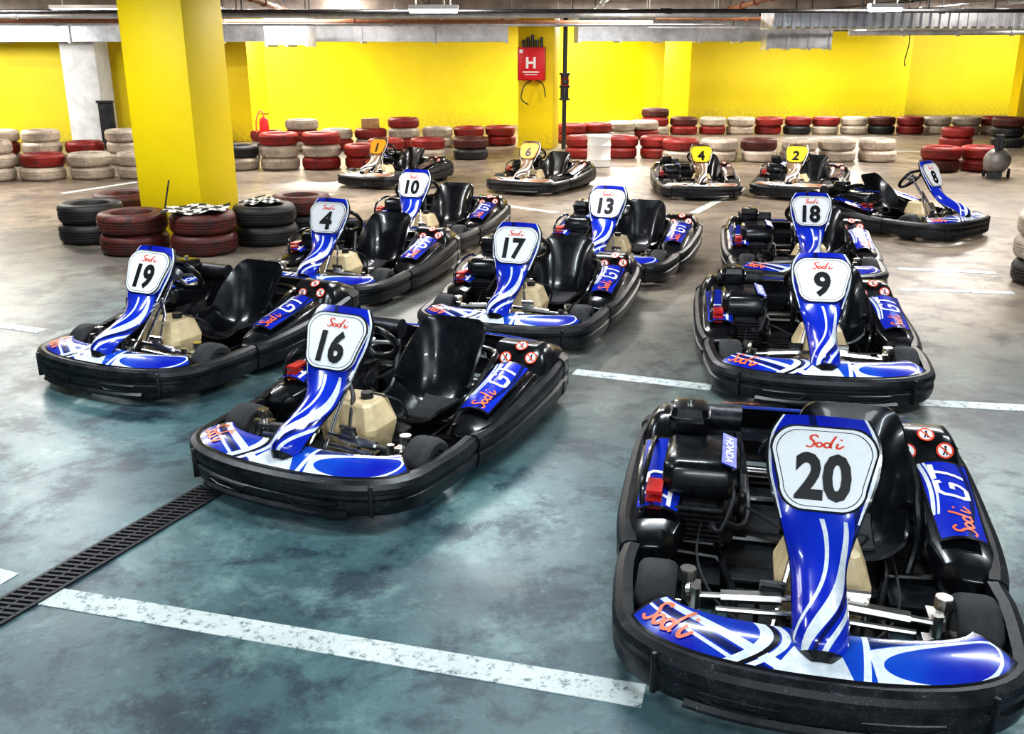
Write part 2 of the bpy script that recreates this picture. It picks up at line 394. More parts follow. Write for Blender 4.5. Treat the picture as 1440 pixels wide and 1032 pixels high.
def make_kart(blue=True, plate=None):
    gf, gn, gs = (GF, GN, GS) if blue else (OF, ON, OS)
    K = bpy.data.objects.new('go_kart', None); C.objects.link(K); K.empty_display_size = .2
    # front bumper
    path = [(-.615, -.30), (-.622, -.42), (-.615, -.54)] + [bump_pt(R(a)) for a in range(-84, 85, 7)] + [(.615, -.54), (.622, -.42), (.615, -.30)]
    prof = [(-.03, .075), (.0, .056), (.016, .058), (.026, .078), (.031, .105), (.032, .126), (.020, .133), (.018, .148), (.032, .158), (.034, .180), (.025, .201), (.002, .213), (-.032, .210)]
    fb = MB().sweep(path, prof).build('front_bumper', BLK, K, angle=24)
    for s in (-1, 1):
        rg = MB(); pp = []
        for a in (9, 16, 24, 32): x, y = bump_pt(R(a)); pp.append((s * x * 1.0, y - .034, .121))
        x, y = bump_pt(R(32)); pp.append((s * (x + .005), y - .032, .105))
        for a in (26, 18, 12): x, y = bump_pt(R(a)); pp.append((s * x, y - .031, .088))
        rg.tube(pp, .005, 6, True); rg.build('bumper_ridge', BLK, fb)
        x, y = bump_pt(R(47)); MB().box((s * (x + .018), y - .023, .13), (.018, .026, .14), Matrix.Rotation(s * R(38), 3, 'Z')).build('bumper_seam', BLK, fb, bevel=.004)
    MB().sweep([bump_pt(R(a), .60, .385) for a in range(-36, 37, 6)], [(.012, .052), (.028, .050), (.040, .060), (.040, .070), (.026, .084)]).build('bumper_lip', BLK, fb)
    # nose panel
    npn = MB().grid(NP, 48, 8).build('nose_panel', gn, K, solid=.012, recalc=False)
    if blue:
        MB().flat(SCRIPT, lambda x, y: NP(.045 + x * .10, .12 + y * .70) + Vector((0, -.001, .004))).build('nose_lettering', ORNL, npn)
    # fairing
    MB().grid(FP, 20, 60).build('front_fairing', gf, K, solid=.014, recalc=False)
    MB().tube([(0, -.49, .48), (0, -.60, .37), (0, -.72, .28), (0, -.76, .20)], .02, 8).build('fairing_bracket', BLK, K)
    # number plate
    pm = {'w': WHITE, 'o': ORP, 'y': YLP}[plate or 'w']
    rr = plate_shape(); m = MB(); m.rings([[PLANE(-.012)(*q) for q in rr], [PLANE(.006)(*q) for q in rr]]); npl = m.build('number_plate', pm, K)
    m = MB()
    for a_, b_ in ((1.03, .985), (.915, .898)):
        o_, i_ = plate_shape(a_), plate_shape(b_); m.rings([[PLANE(.0066 if a_ < 1 else .004)(*q) for q in o_], [PLANE(.0076)(*q) for q in i_]], cap=False)
    m.build('plate_border', INK, npl)
    if blue: MB().flat(SCRIPT, lambda x, y: PLANE(.0085)(-.054 + x * .062, .064 + y * .042)).build('plate_lettering', REDL, npl)
    # side bumpers, pods, covers
    for s in (-1, 1):
        pth = [(.625, -.29), (.645, -.2), (.660, -.05), (.664, .15), (.664, .35), (.658, .55), (.640, .70)]
        pth = [p.to_2d() for p in crom([(x, y, 0) for x, y in pth], 4)]
        pth = [(s * x, y) for x, y in pth]
        if s < 0: pth = pth[::-1]
        MB().sweep(pth, prof, (lambda t, s=s: 1 + .45 * (t if s > 0 else 1 - t) ** 1.5)).build('side_bumper', BLK, K, angle=24)
        secs = []
        for y, k, zt in ((-.27, .55, .17), (-.22, .85, .215), (-.1, 1, .24), (.1, 1, .275), (.36, 1, .325), (.42, .95, .30)):
            secs.append([(s * (x - .02), y, z) for x, z in ((.655, .09), (.67, .14), (.665, zt - .01), (.60, zt + .010), (.53, zt + .018), (.66 - .205 * k, zt), (.66 - .22 * k, zt - .06), (.66 - .19 * k, .09))])
        pod = MB().rings(secs).build('side_pod', BLKG, K, bevel=.008)
        P = SP(s); MB().grid(lambda u, v, P=P: P(.04 + .92 * u, .08 + .84 * v), 10, 8, s > 0).build('side_sticker', gs, pod, solid=.004, recalc=False)
        if blue:
            up = lambda fn: (lambda x, y: P(*fn(x, y)) + Vector((0, -.001, .007)))
            if s > 0:
                f1 = lambda x, y: (.08 + x * .17, .24 + y * .40); f2 = lambda x, y: (.47 + x * .19, .22 + y * .50)
                MB().flat(SCRIPT, up(f1)).build('side_lettering', ORNL, pod)
            else:
                f2 = lambda x, y: (.50 - x * .19, .22 + y * .5)
            MB().flat(GTS, up(f2)).build('side_lettering', WHITE, pod)
        cv = MB(); Hs = HP(s); n = 12
        cv.rings([[(s * .652, .37 + .45 * i / n, .12)] + [tuple(Hs(i / n, j / 10)) for j in range(11)] + [(s * .348, .37 + .45 * i / n, .17)] for i in range(n + 1)], cap=True)
        cvo = cv.build('rear_wheel_cover', BLKG, K, angle=50)
        if s > 0:
            for (u, v) in ((.24, .26), (.33, .50), (.22, .74)):
                c0 = Hs(u, v); nn = (Hs(u + .02, v) - c0).cross(Hs(u, v + .02) - c0).normalized()
                if nn.z < 0: nn = -nn
                ex = Vector((1, 0, 0)); ey = nn.cross(ex).normalized()
                st = MB()
                def disc(r, off, k, cx=0, cy=0): st.k = k; ids = [st.V(c0 + nn * off + ex * (cx + r * math.cos(a)) + ey * (cy + r * math.sin(a))) for a in [q * math.pi / 10 for q in range(20)]]; st.Fc(ids)
                def quad(off, k, P4): st.k = k; st.Fc([st.V(c0 + nn * off + ex * a + ey * b) for a, b in P4])
                disc(.034, .0105, 0); disc(.0265, .0113, 1); disc(.0055, .0119, 2, .002, .015)
                quad(.0119, 2, ((-.006, -.004), (.008, -.004), (.006, .009), (-.003, .009)))
                quad(.0119, 2, ((-.010, -.020), (-.004, -.020), (.003, -.004), (-.004, -.004)))
                quad(.0119, 2, ((.005, -.020), (.010, -.020), (.008, -.004), (.002, -.004)))
                quad(.0123, 0, ((-.023, .016), (-.019, .021), (.023, -.016), (.019, -.021)))
                st.build('warning_sticker', [REDL, WHITE, INK], cvo, recalc=False)
    # rear bumper
    rp = [p.to_2d() for p in crom([(.642, .69, 0), (.615, .80, 0), (.52, .885, 0), (.34, .925, 0), (0, .94, 0), (-.34, .925, 0), (-.52, .885, 0), (-.615, .80, 0), (-.642, .69, 0)], 4)]
    rb = MB().sweep([(p.x, p.y) for p in rp], [(-.05, .09), (0, .07), (.030, .10), (.036, .17), (.024, .18), (.024, .20), (.036, .22), (.035, .29), (0, .315), (-.07, .31), (-.05, .26)]).build('rear_bumper', BLK, K)
    MB().grid(lambda u, v: RP(u, v) + Vector((0, 0, .01)), 36, 4, True).build('rear_sticker', gs if not blue else BLUEP, rb, solid=.008, recalc=False)
    if blue:
        MB().flat(SCRIPT, lambda x, y: RP(.3 + x * .07, .08 + y * .8) + Vector((0, 0, .024))).build('rear_lettering', ORNL, rb)
    MB().box((0, .78, .25), (.70, .24, .012)).box((0, .665, .21), (.62, .012, .1)).build('rear_tray', BLK, K)
    # wheels
    def wheel(x, y, r, w):
        m = Matrix.Translation((x, y, r)) @ Matrix.Rotation(math.pi / 2, 4, 'Y'); h = w / 2
        tp = [(r * .55, -h * .8), (r * .62, -h), (r * .85, -h), (r * .96, -h * .82), (r, -h * .5), (r, h * .5), (r * .96, h * .82), (r * .85, h), (r * .62, h), (r * .55, h * .8)]
        t = MB().lathe(tp, m, 32, True).build('wheel', RUB, K)
        k = MB().lathe([(.0, -h * .3), (r * .2, -h * .3), (r * .3, -h * .35), (r * .5, -h * .75), (r * .58, -h * .8), (r * .58, h * .8), (r * .5, h * .75), (r * .3, h * .2), (.0, h * .2)], m, 24)
        k.build('rim', ALU, t)
        bb = MB()
        for q in range(5):
            a = q * 2 * math.pi / 5; d = Vector((0, math.cos(a), math.sin(a))) * r * .3
            bb.cyl(Vector((x - h * .4, y, r)) + d, Vector((x + h * .3, y, r)) + d, .008, 6)
        bb.build('wheel_nut', STEEL, t)
    for s in (-1, 1): wheel(s * .50, -.535, .135, .13); wheel(s * .51, .60, .14, .19)
    MB().cyl((-.5, .60, .14), (.5, .60, .14), .02, 12).build('rear_axle', STEEL, K)
    # chassis
    ch = MB()
    for s in (-1, 1):
        ch.tube([(s * .16, -.88, .09), (s * .26, -.74, .09), (s * .24, -.40, .09), (s * .30, -.1, .09), (s * .32, .3, .09), (s * .30, .78, .10)], .016, 8, smooth=4)
        ch.tube([(s * .26, -.62, .09), (s * .40, -.58, .13), (s * .405, -.545, .14)], .014, 8)
        ch.tube([(s * .30, -.12, .09), (s * .60, -.14, .12)], .013, 8); ch.tube([(s * .32, .34, .09), (s * .60, .36, .12)], .013, 8)
        ch.tube([(s * .20, -.80, .09), (s * .34, -.86, .15), (s * .50, -.78, .16)], .012, 8, smooth=4)
        ch.tube([(s * .30, .72, .10), (s * .30, .88, .2)], .014, 8)
    for y, w in ((-.84, .2), (-.60, .26), (-.28, .25), (.05, .3), (.42, .32), (.74, .30)): ch.tube([(-w, y, .09), (w, y, .09)], .014, 8)
    ch.build('chassis_frame', BLKG, K)
    MB().box((0, -.50, .072), (.52, .72, .006)).box((0, .0, .072), (.64, .3, .006)).box((0, .40, .072), (.66, .56, .006)).build('floor_tray', GREYT, K)
    for s in (-1, 1):
        MB().box((s * .46, .02, .078), (.34, .66, .008)).build('side_tray', BLK, K)
        MB().cyl((s * .400, -.535, .06), (s * .400, -.535, .245), .018, 12).cyl((s * .400, -.535, .225), (s * .400, -.535, .265), .028, 8).cyl((s * .395, -.535, .13), (s * .47, -.535, .13), .014, 10).box((s * .38, -.535, .1), (.05, .07, .014)).box((s * .38, -.535, .20), (.05, .07, .014)).build('steering_knuckle', STEEL, K)
        MB().tube([(s * .03, -.60, .235), (s * .37, -.615, .215)], .012, 8).cyl((s * .10, -.603, .231), (s * .29, -.612, .220), .023, 8).cyl((s * .37, -.615, .17), (s * .37, -.615, .245), .018, 8).build('tie_rod', STEEL, K)
        MB().tube([(s * .37, -.615, .18), (s * .40, -.55, .16)], .014, 6).build('steering_arm', STEEL, K)
        MB().tube([(s * .06, -.64, .20), (s * .30, -.66, .20), (s * .33, -.64, .10)], .011, 8).build('front_crossbar', STEEL, K)
    for s in (-1, 1):
        MB().tube([(s * .17, -.54, .09), (s * .17, -.57, .18), (s * .15, -.59, .25), (s * .11, -.59, .25)], .009, 8).box((s * .13, -.59, .26), (.08, .012, .05), Matrix.Rotation(.3, 3, 'X')).build('pedal', STEEL if s > 0 else IRON, K)
    # steering
    wc = Vector((0, -.235, .59)); ax = Vector((0, .78, .62)).normalized(); wu = Vector((0, -.62, .78)); wx = Vector((1, 0, 0))
    ring = [wc + wx * .175 * math.cos(a) + wu * (.140 * math.sin(a) if math.sin(a) < .6 else .140 * .6 + .035 * (math.sin(a) - .6)) for a in [q * math.pi / 14 for q in range(28)]]
    sw = MB().tube(ring, .017, 10, True).build('steering_wheel', BLKG, K)
    MB().tube([wc + wx * -.16, wc - ax * .02, wc + wx * .16], .011, 6).tube([wc - ax * .02, wc - wu * .125], .011, 6).cyl(wc - ax * .03, wc + ax * .012, .042, 16).build('steering_hub', ALU, sw)
    MB().cyl(wc - ax * .01, (0, -.60, .15), .012, 10).build('steering_column', STEEL, K)
    MB().tube([(-.12, -.60, .10), (-.05, -.42, .36), (0, -.38, .45), (.05, -.42, .36), (.12, -.60, .10)], .012, 8).build('column_support', STEEL, K)
    # fuel tank
    TX = .04
    tk = [[(TX + x * w, y * d + oy, z) for x, y in ((-1, -.72), (-.78, -1), (.78, -1), (1, -.72), (1, .72), (.78, 1), (-.78, 1), (-1, .72))] for z, w, d, oy in ((.08, .115, .10, -.38), (.09, .13, .115, -.38), (.20, .155, .130, -.375), (.225, .155, .130, -.37), (.325, .115, .10, -.36), (.335, .10, .09, -.355))]
    ft = MB().rings(tk).build('fuel_tank', CREAM, K, bevel=.006, angle=16)
    MB().cyl((TX + .04, -.35, .33), (TX + .04, -.35, .365), .03, 16).build('tank_cap', BLK, ft)
    MB().tube([(TX + .04, -.34, .36), (.2, -.25, .3), (.1, -.05, .12), (-.2, .1, .2)], .006, 6, smooth=5).build('fuel_hose', RUB, ft)
    # seat
    SX = .175
    stab = smooth_tab([(-.15, .17, .165), (-.04, .135, .19), (.08, .11, .21), (.19, .13, .215), (.26, .21, .215), (.31, .33, .212), (.355, .45, .20), (.38, .53, .18), (.39, .565, .13)])
    sh = smooth_tab([(.07, 0, 0), (.11, 0, 0), (.15, 0, 0), (.19, 0, 0), (.19, 0, 0), (.15, 0, 0), (.08, 0, 0), (.03, 0, 0), (.01, 0, 0)])
    def ST(u, v):
        y, z, w = lerp_tab(stab, v); h = lerp_tab(sh, v)[0]; U = 2 * u - 1; a = abs(U) ** 2.6
        y2, z2, _ = lerp_tab(stab, min(1, v + .03)); y1, z1, _ = lerp_tab(stab, max(0, v - .03)); t = Vector((y2 - y1, z2 - z1)).normalized()
        return Vector((math.copysign(min(1, abs(U) ** .85), U) * w + SX, y - t.y * h * a, z + t.x * h * a))
    MB().grid(ST, 18, 32).build('seat', BLKG, K, solid=.014, recalc=False)
    m = MB()
    m.grid(lambda u, v: ST(.3 + .4 * u, .12 + .3 * v) + Vector((0, 0, .012)), 6, 8); m.build('seat_pad', RUB, K, solid=.01, recalc=False)
    m = MB()
    m.tube([(SX + .20, -.1, .09), (SX + .235, -.02, .22), (SX + .245, .16, .30), (SX + .24, .34, .37), (SX + .18, .47, .37), (SX, .51, .37), (SX - .19, .48, .37), (SX - .225, .36, .37), (SX - .23, .2, .28), (SX - .23, .12, .09)], .017, 8, smooth=5)
    m.tube([(SX + .12, .49, .37), (SX + .10, .72, .10)], .013, 8).tube([(SX - .17, .49, .37), (SX - .24, .72, .10)], .013, 8)
    m.build('seat_frame', BLKG, K)
    MB().cyl((SX + .210, .25, .28), (SX + .222, .25, .28), .022, 14).build('seat_bolt', STEEL, K)
    # engine
    en = MB().box((-.385, .14, .19), (.27, .30, .20), None, .92).box((-.40, .14, .09), (.24, .34, .02)).cyl((-.27, .18, .20), (-.235, .18, .20), .075, 20).build('engine', IRON, K, bevel=.02)
    m = MB()
    for k in range(7): m.box((-.385, -.055, .15 + k * .02), (.18, .11, .008))
    m.box((-.385, -.03, .21), (.13, .09, .15)); m.build('cooling_fins', IRON, en)
    MB().cyl((-.33, -.10, .22), (-.33, -.13, .22), .016, 8).tube([(-.33, -.13, .22), (-.30, -.19, .24), (-.26, -.10, .33), (-.28, .0, .36)], .007, 6, smooth=4).build('spark_plug', RUB, en)
    MB().rings([[(-.385 + x * w, .13 + y * d, z) for x, y in ((-1, -.75), (-.75, -1), (.75, -1), (1, -.75), (1, .75), (.75, 1), (-.75, 1), (-1, .75))] for z, w, d in ((.28, .13, .16), (.31, .150, .18), (.40, .145, .17), (.425, .12, .15), (.43, .10, .13))]).build('engine_cover', BLKG, en, bevel=.01)
    ry = Matrix.Rotation(.35, 3, 'Y'); ec = Vector((-.286, .11, .432))
    MB().box(ec, (.058, .30, .006), ry).build('engine_sticker', BLUEP, en)
    t = text2d('HONDA', .03)
    MB().flat(t[:2], lambda x, y: ec + ry @ Vector((-.016 + y * .032, .118 - x * .050, .0045))).build('engine_lettering', WHITE, en)
    MB().lathe([(0, 0), (.05, .0), (.075, -.012), (.085, -.03), (.085, -.055), (.05, -.06)], Matrix.Translation((-.575, .10, .24)) @ Matrix.Rotation(-math.pi / 2, 4, 'Y'), 24).build('recoil_starter', REDM, en)
    for k in range(4): MB().box((-.555, -.05, .235 + k * .03), (.06, .12, .014)).build('red_guard', REDM, en)
    MB().box((-.50, -.06, .20), (.06, .08, .06)).build('carburettor', ALU, en, bevel=.01)
    m = MB().cyl((-.45, .33, .28), (-.45, .33, .43), .028, 14).rings([[(-.45 + x * w, .33 + y * w, z) for x, y in ((-1, -.7), (-.7, -1), (.7, -1), (1, -.7), (1, .7), (.7, 1), (-.7, 1), (-1, .7))] for z, w in ((.42, .05), (.435, .072), (.475, .076), (.478, .082), (.495, .082), (.498, .076), (.53, .068), (.535, .05))])
    m.build('air_filter', BLKG, en)
    MB().cyl((-.45, .33, .535), (-.45, .33, .553), .014, 10).build('filter_knob', STEEL, en)
    MB().cyl((-.54, .50, .42), (-.24, .50, .42), .055, 20).tube([(-.30, -.06, .2), (-.22, .05, .14), (-.2, .3, .14), (-.25, .48, .36)], .018, 8, smooth=5).build('exhaust', IRON, K)
    MB().tube([(-.58, -.10, .12), (-.60, -.10, .32), (-.59, .04, .40), (-.58, .3, .38), (-.58, .36, .14)], .011, 8, smooth=4).build('engine_guard', BLKG, K)
    MB().cyl((-.235, .18, .16), (-.205, .18, .16), .075, 20).box((-.22, .38, .16), (.03, .42, .13)).build('chain_guard', BLK, K, bevel=.006)
    MB().tube([(-.16, -.66, .12), (-.3, -.45, .1), (-.38, -.2, .14), (-.36, 0, .3), (-.42, .2, .33)], .005, 6, smooth=6).tube([(.16, -.66, .12), (.30, -.4, .11), (.33, .0, .12), (.30, .5, .14)], .005, 6, smooth=6).build('control_cable', RUB, K)
    return K

def numbered(K, s, blue=True):
    npl = [c for c in kids(K) if c.name.startswith('number_plate')][0]
    hgt = .155 if blue else .16
    t = text2d(s, .055, .86 if len(s) > 1 else .98); w = t[2] * hgt
    MB().flat(t[:2], lambda x, y: PLANE(.0095)(-w / 2 + x * hgt, -.104 + y * hgt)).build('plate_number', INK, npl)

proto = {}
PEND = []
def place_kart(px, py, a, num, label, group, kind='w', sc=1.0, xy=None):
    a = R(a); P = gp(px, py, .640 * sc)
    x, y = P.x - math.sin(a) * -PY * sc, P.y + math.cos(a) * -PY * sc
    if xy: x, y = xy
    if kind not in proto:
        proto[kind] = make_kart(kind == 'w', kind); PEND.append((proto[kind], x, y, a, num, label, group, kind, sc)); return
    PEND.append((None, x, y, a, num, label, group, kind, sc))
BG = 'blue and white rental go-karts parked in rows'; OG = 'older go-karts by the tyre barrier'
place_kart(1174, 652, -13, '20', 'blue go-kart number 20, nearest the camera with engine and chrome tie rods in full view', BG, xy=(1.10, 3.25))
place_kart(1156, 394, -9, '9', 'blue go-kart number 9, directly behind go-kart number 20', BG)
place_kart(1141, 297, -10, '18', 'blue go-kart number 18, last of the straight file behind number 9', BG)
place_kart(470, 480, -25, '16', 'blue go-kart number 16 with open black bucket seat, beside the floor drain', BG)
place_kart(724, 345, -18, '17', 'blue go-kart number 17, behind number 16 in the middle row', BG)
place_kart(853, 286, -20, '13', 'blue go-kart number 13, furthest back of the middle row', BG)
place_kart(206, 383, -25, '19', 'blue go-kart number 19 at the front of the left row', BG)
place_kart(460, 306, -18, '4', 'blue go-kart number 4 with white plate, between numbers 19 and 10', BG)
place_kart(581, 260, -16, '10', 'blue go-kart number 10 at the back of the left row', BG)
place_kart(1312, 246, 40, '8', 'blue go-kart number 8 turned sideways with its nose to the right', BG)
place_kart(531, 206, -30, '1', 'pale go-kart with orange plate 1, left end of the far row', OG, 'o', .90)
place_kart(744, 212, -26, '6', 'pale go-kart with orange plate 6 in front of the hydrant pillar', OG, 'o', .90)
place_kart(986, 217, -4, '4', 'pale go-kart with yellow plate 4 facing forwards by the tyre barrier', OG, 'y', .90)
place_kart(1120, 217, -26, '2', 'pale go-kart with yellow plate 2, right end of the far row', OG, 'y', .90)
made = []
for rec in PEND:
    K = rec[0] or copy_tree(proto[rec[7]]); made.append((K,) + rec[1:])
for (K, x, y, a, num, label, group, kind, sc) in made:
    K.location = (x, y, 0); K.rotation_euler = (0, 0, a); K.scale = (sc,) * 3; tag(K, label, 'go-kart', group)
    numbered(K, num, kind == 'w')

# ---------------------------------------------------------------- setting
def wall(name, a, b, z0, z1, m, th=.2):
    a, b = Vector((a[0], a[1], 0)), Vector((b[0], b[1], 0)); d = (b - a); n = Vector((-d.y, d.x, 0)).normalized() * th
    mb = MB(); mb.rings([[a + Vector((0, 0, z0)), b + Vector((0, 0, z0)), b + n + Vector((0, 0, z0)), a + n + Vector((0, 0, z0))], [a + Vector((0, 0, z1)), b + Vector((0, 0, z1)), b + n + Vector((0, 0, z1)), a + n + Vector((0, 0, z1))]])
    return struct(mb.build(name, m))
CH = 2.85
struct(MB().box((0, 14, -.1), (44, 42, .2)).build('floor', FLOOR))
struct(MB().box((0, 15, CH + .1), (44, 40, .2)).build('ceiling', CEIL))
wall('wall_left', (-21, 21.6), (-9.0, 22.2), 0, CH, YEL)
wall('wall_back', (-9.0, 22.4), (5.2, 30.2), 0, CH, YEL)
wall('wall_right', (5.2, 30.2), (12.2, 30.6), 0, CH, YEL)
wall('wall_recess', (12.2, 32.0), (21, 32.0), 0, CH, YEL)
wall('wall_recess_side', (12.2, 30.6), (12.2, 32.0), 0, CH, YEL)
wall('wall_far_left', (-21, -4), (-21, 21.6), 0, CH, CONC)
wall('wall_far_right', (21, 32), (21, -4), 0, CH, CONC)

def pillar(x, y, s, rot, m, label, z=CH):
    o = MB().box((0, 0, z / 2), (s, s, z)).build('pillar', m, bevel=.02); o.location = (x, y, 0); o.rotation_euler = (0, 0, R(rot)); return tag(o, label, 'pillar')
pillar(-3.5, 10.42, .74, -15, YELP, 'thick yellow square pillar ringed by stacked tyres')
P2 = gp(757, 207); pillar(P2.x, P2.y, .74, -12, YELP, 'yellow pillar carrying the red hydrant box')
pillar(4.75, 28.6, .74, -12, YELP, 'thin distant yellow pillar between the two stretches of back wall')
pillar(13.95, 26.6, .8, -12, YELP, 'yellow pillar at the right edge of the hall')
pillar(-6.25, 22.6, 1.0, -8, YELP, 'yellow pillar standing against the back wall behind the extinguisher')
pillar(-8.9, 20.9, .72, 0, PALE, 'pale grey concrete pillar at the left beside the yellow wall')
o = MB().box((0, 0, .45), (.30, .06, .95)).box((0, -.02, .95), (.34, .08, .05)).build('board', BLK); o.location = (-8.4, 20.4, 0.0); tag(o, 'black upright board leaning at the foot of the pale pillar', 'board')

# painted lines
def pline(a, b, w, label):
    A, B = gp(*a), gp(*b); d = (B - A).normalized(); n = Vector((-d.y, d.x, 0)) * w / 2
    m = MB(); m.rings([[A + n, A - n, B - n, B + n], [p + Vector((0, 0, .003)) for p in (A + n, A - n, B - n, B + n)]]); return tag(m.build('floor_line', LINE), label, 'painted line', 'white painted lines on the floor')
pline((66, 838), (905, 979), .115, 'wide worn white floor line running from the drain to number 20')
pline((-60, 800), (10, 817), .115, 'short white line end at the left of the drain')
pline((808, 523), (1000, 545), .11, 'white line end between numbers 17 and 9')
pline((1290, 566), (1500, 577), .11, 'white line stub right of number 9')
pline((-40, 452), (60, 466), .11, 'white line stub left of number 19')
pline((1265, 407), (1425, 412), .10, 'white line right of number 18, the nearer of two')
pline((1262, 378), (1400, 384), .10, 'white line right of number 18, the further of two')
pline((715, 290), (782, 299), .12, 'white line behind number 13')
pline((975, 300), (1045, 264), .12, 'slanting white line in front of the yellow-plated karts')
pline((88, 272), (192, 256), .12, 'slanting white line left of the thick pillar')
pline((395, 286), (465, 273), .12, 'slanting white line right of the thick pillar')
pline((1250, 212), (1330, 215), .12, 'far white line in front of the red tyre pile')

# drain
A, B = gp(-20, 874), gp(300, 688); d = (B - A); L = d.length; ang = math.atan2(d.y, d.x)
dr = thing('floor_drain', (A.x, A.y, 0), 'black slotted iron drain grate running across the floor to number 16', 'drain', ang)
MB().box((L / 2, 0, .002), (L, .135, .004)).build('channel', PIT, dr)
MB().box((L / 2, .069, .005), (L, .014, .010)).box((L / 2, -.069, .005), (L, .014, .010)).box((L / 2, 0, .005), (L, .010, .010)).build('grate_frame', GRATE, dr)
m = MB(); k = 0
while .02 + k * .03 < L: m.box((.02 + k * .03, 0, .006), (.012, .135, .010), Matrix.Rotation(.25, 3, 'Z')); k += 1
m.build('grate_bars', GRATE, dr)

# ---------------------------------------------------------------- tyres
TH, TR = .205, .35
hp = [(.20, .035), (.215, .012), (.28, .0), (.322, .012), (.341, .038), (.349, .06), (.349, .070), (.339, .073), (.339, .080), (.349, .083)]
hp2 = [(r, TH - z) for r, z in hp[::-1]]; tprof = hp + [(.349, .098), (.339, .100), (.339, .105), (.349, .107)] + hp2
TM = {}
for k, m_ in TY.items():
    o = MB().lathe(tprof, None, 36, True).build('tyre', m_); TM[k] = o.data; bpy.data.objects.remove(o)
ORD = ['first', 'second', 'third', 'fourth', 'fifth', 'sixth', 'seventh', 'eighth', 'ninth', 'tenth', 'eleventh', 'twelfth', 'thirteenth', 'fourteenth']
TIER = {1: ['only'], 2: ['bottom', 'top'], 3: ['bottom', 'middle', 'top'], 4: ['bottom', 'second', 'third', 'top']}
def stack(x, y, cols, where, group, j=.018):
    for t, k in enumerate(cols):
        o = bpy.data.objects.new('tyre', TM[k]); C.objects.link(o)
        o.location = (x + random.uniform(-j, j), y + random.uniform(-j, j) * 3, t * TH); o.rotation_euler = (0, 0, random.choice([0, 1, 2, 3]) * math.pi / 2); o.scale = (random.uniform(.92, .97),) * 2 + (1,)
        tag(o, '%s tyre, %s of %s' % (TNAME[k], TIER[len(cols)][t], where), 'tyre', group)
def row(a, b, lst, rowname, j=.014):
    A, B = gp(*a), gp(*b); n = max(1, len(lst) - 1); d = (B - A); L = max(d.length, .705 * n); d = d.normalized() * (L / n)
    for i, cols in enumerate(lst):
        p = A + d * i; stack(p.x, p.y + .33, cols, '%s stack from left, %s' % (ORD[i], rowname), 'tyres, ' + rowname, j)
row((-20, 257), (186, 253), ['www', 'wr', 'ww', 'ww'], 'far left front row')
row((-70, 236), (170, 233), ['rw', 'wrw', 'rww', 'wr', 'www'], 'far left rear row')
row((330, 241), (500, 239), ['wk', 'wwr', 'rwr', 'rr'], 'row right of pillar')
row((372, 214), (690, 206), ['wr', 'wrw', 'rw', 'wr', 'rwr', 'ww', 'wr', 'rr'], 'row before back wall')
row((540, 229), (660, 226), ['dr', 'wr', 'kd'], 'row behind orange-plated karts')
row((822, 224), (918, 224), ['rr', 'rr', 'rr'], 'red row by white barrel')
row((805, 202), (905, 196), ['rr', 'wr', 'ww', 'rw'], 'row right of hydrant')
row((960, 229), (1240, 229), ['wr', 'ww', 'wd', 'ww', 'ww', 'ww'], 'row behind yellow-plated karts')
row((924, 190), (1395, 189), ['wrd', 'rd', 'rw', 'ww', 'rr', 'kr', 'wr', 'ww', 'kd', 'rr', 'ww', 'ww', 'wr'], 'farthest right row')
row((1330, 243), (1390, 243), ['dr', 'rr'], 'pile at far right')
row((1352, 208), (1425, 208), ['rr', 'kkd'], 'dark pile behind compressor')
PG = 'in pillar ring'
for i, (x, y, cols) in enumerate([(-4.47, 10.12, 'kk'), (-3.79, 9.50, 'dd'), (-3.09, 9.50, 'dd'), (-2.60, 10.02, 'kk'), (-2.36, 10.74, 'kd'), (-4.40, 10.86, 'kd')]):
    stack(x, y, cols, '%s stack %s' % (['left', 'front left', 'front', 'front right', 'right', 'rear left'][i], PG), 'tyres around the thick pillar', .006)
stack(4.70, 8.1, 'kww', 'stack cut by picture edge', 'tyres at the right edge')

# flags
def flag(x, y, z, w, h, rz, label, pole):
    t = thing('checkered_flag', (x, y, z), label, 'flag', rz)
    MB().grid(lambda u, v: Vector(((u - .5) * w, (v - .5) * h, .022 + .016 * math.sin(u * 9 + v * 4) + .006 * math.sin(v * 13 - u * 5))), 44, 34).build('cloth', CHECK, t, solid=.003, recalc=False)
    if pole: MB().cyl((-w / 2 - .01, -.05, .0), (-w / 2 + .05, .02, .30), .008, 8).build('flag_pole', BLK, t)
    else: MB().cyl((-w / 2 - .01, -h / 2, .02), (-w / 2 - .01, h / 2 + .1, .03), .008, 8).build('flag_pole', BLK, t)
flag(-3.14, 9.50, 2 * TH + .004, .58, .56, .12, 'black and white checkered flag with raised pole, draped over the front tyres', True)
flag(-2.62, 10.05, 2 * TH + .004, .28, .40, -.3, 'smaller checkered flag lying on the black tyres right of the pillar', False)

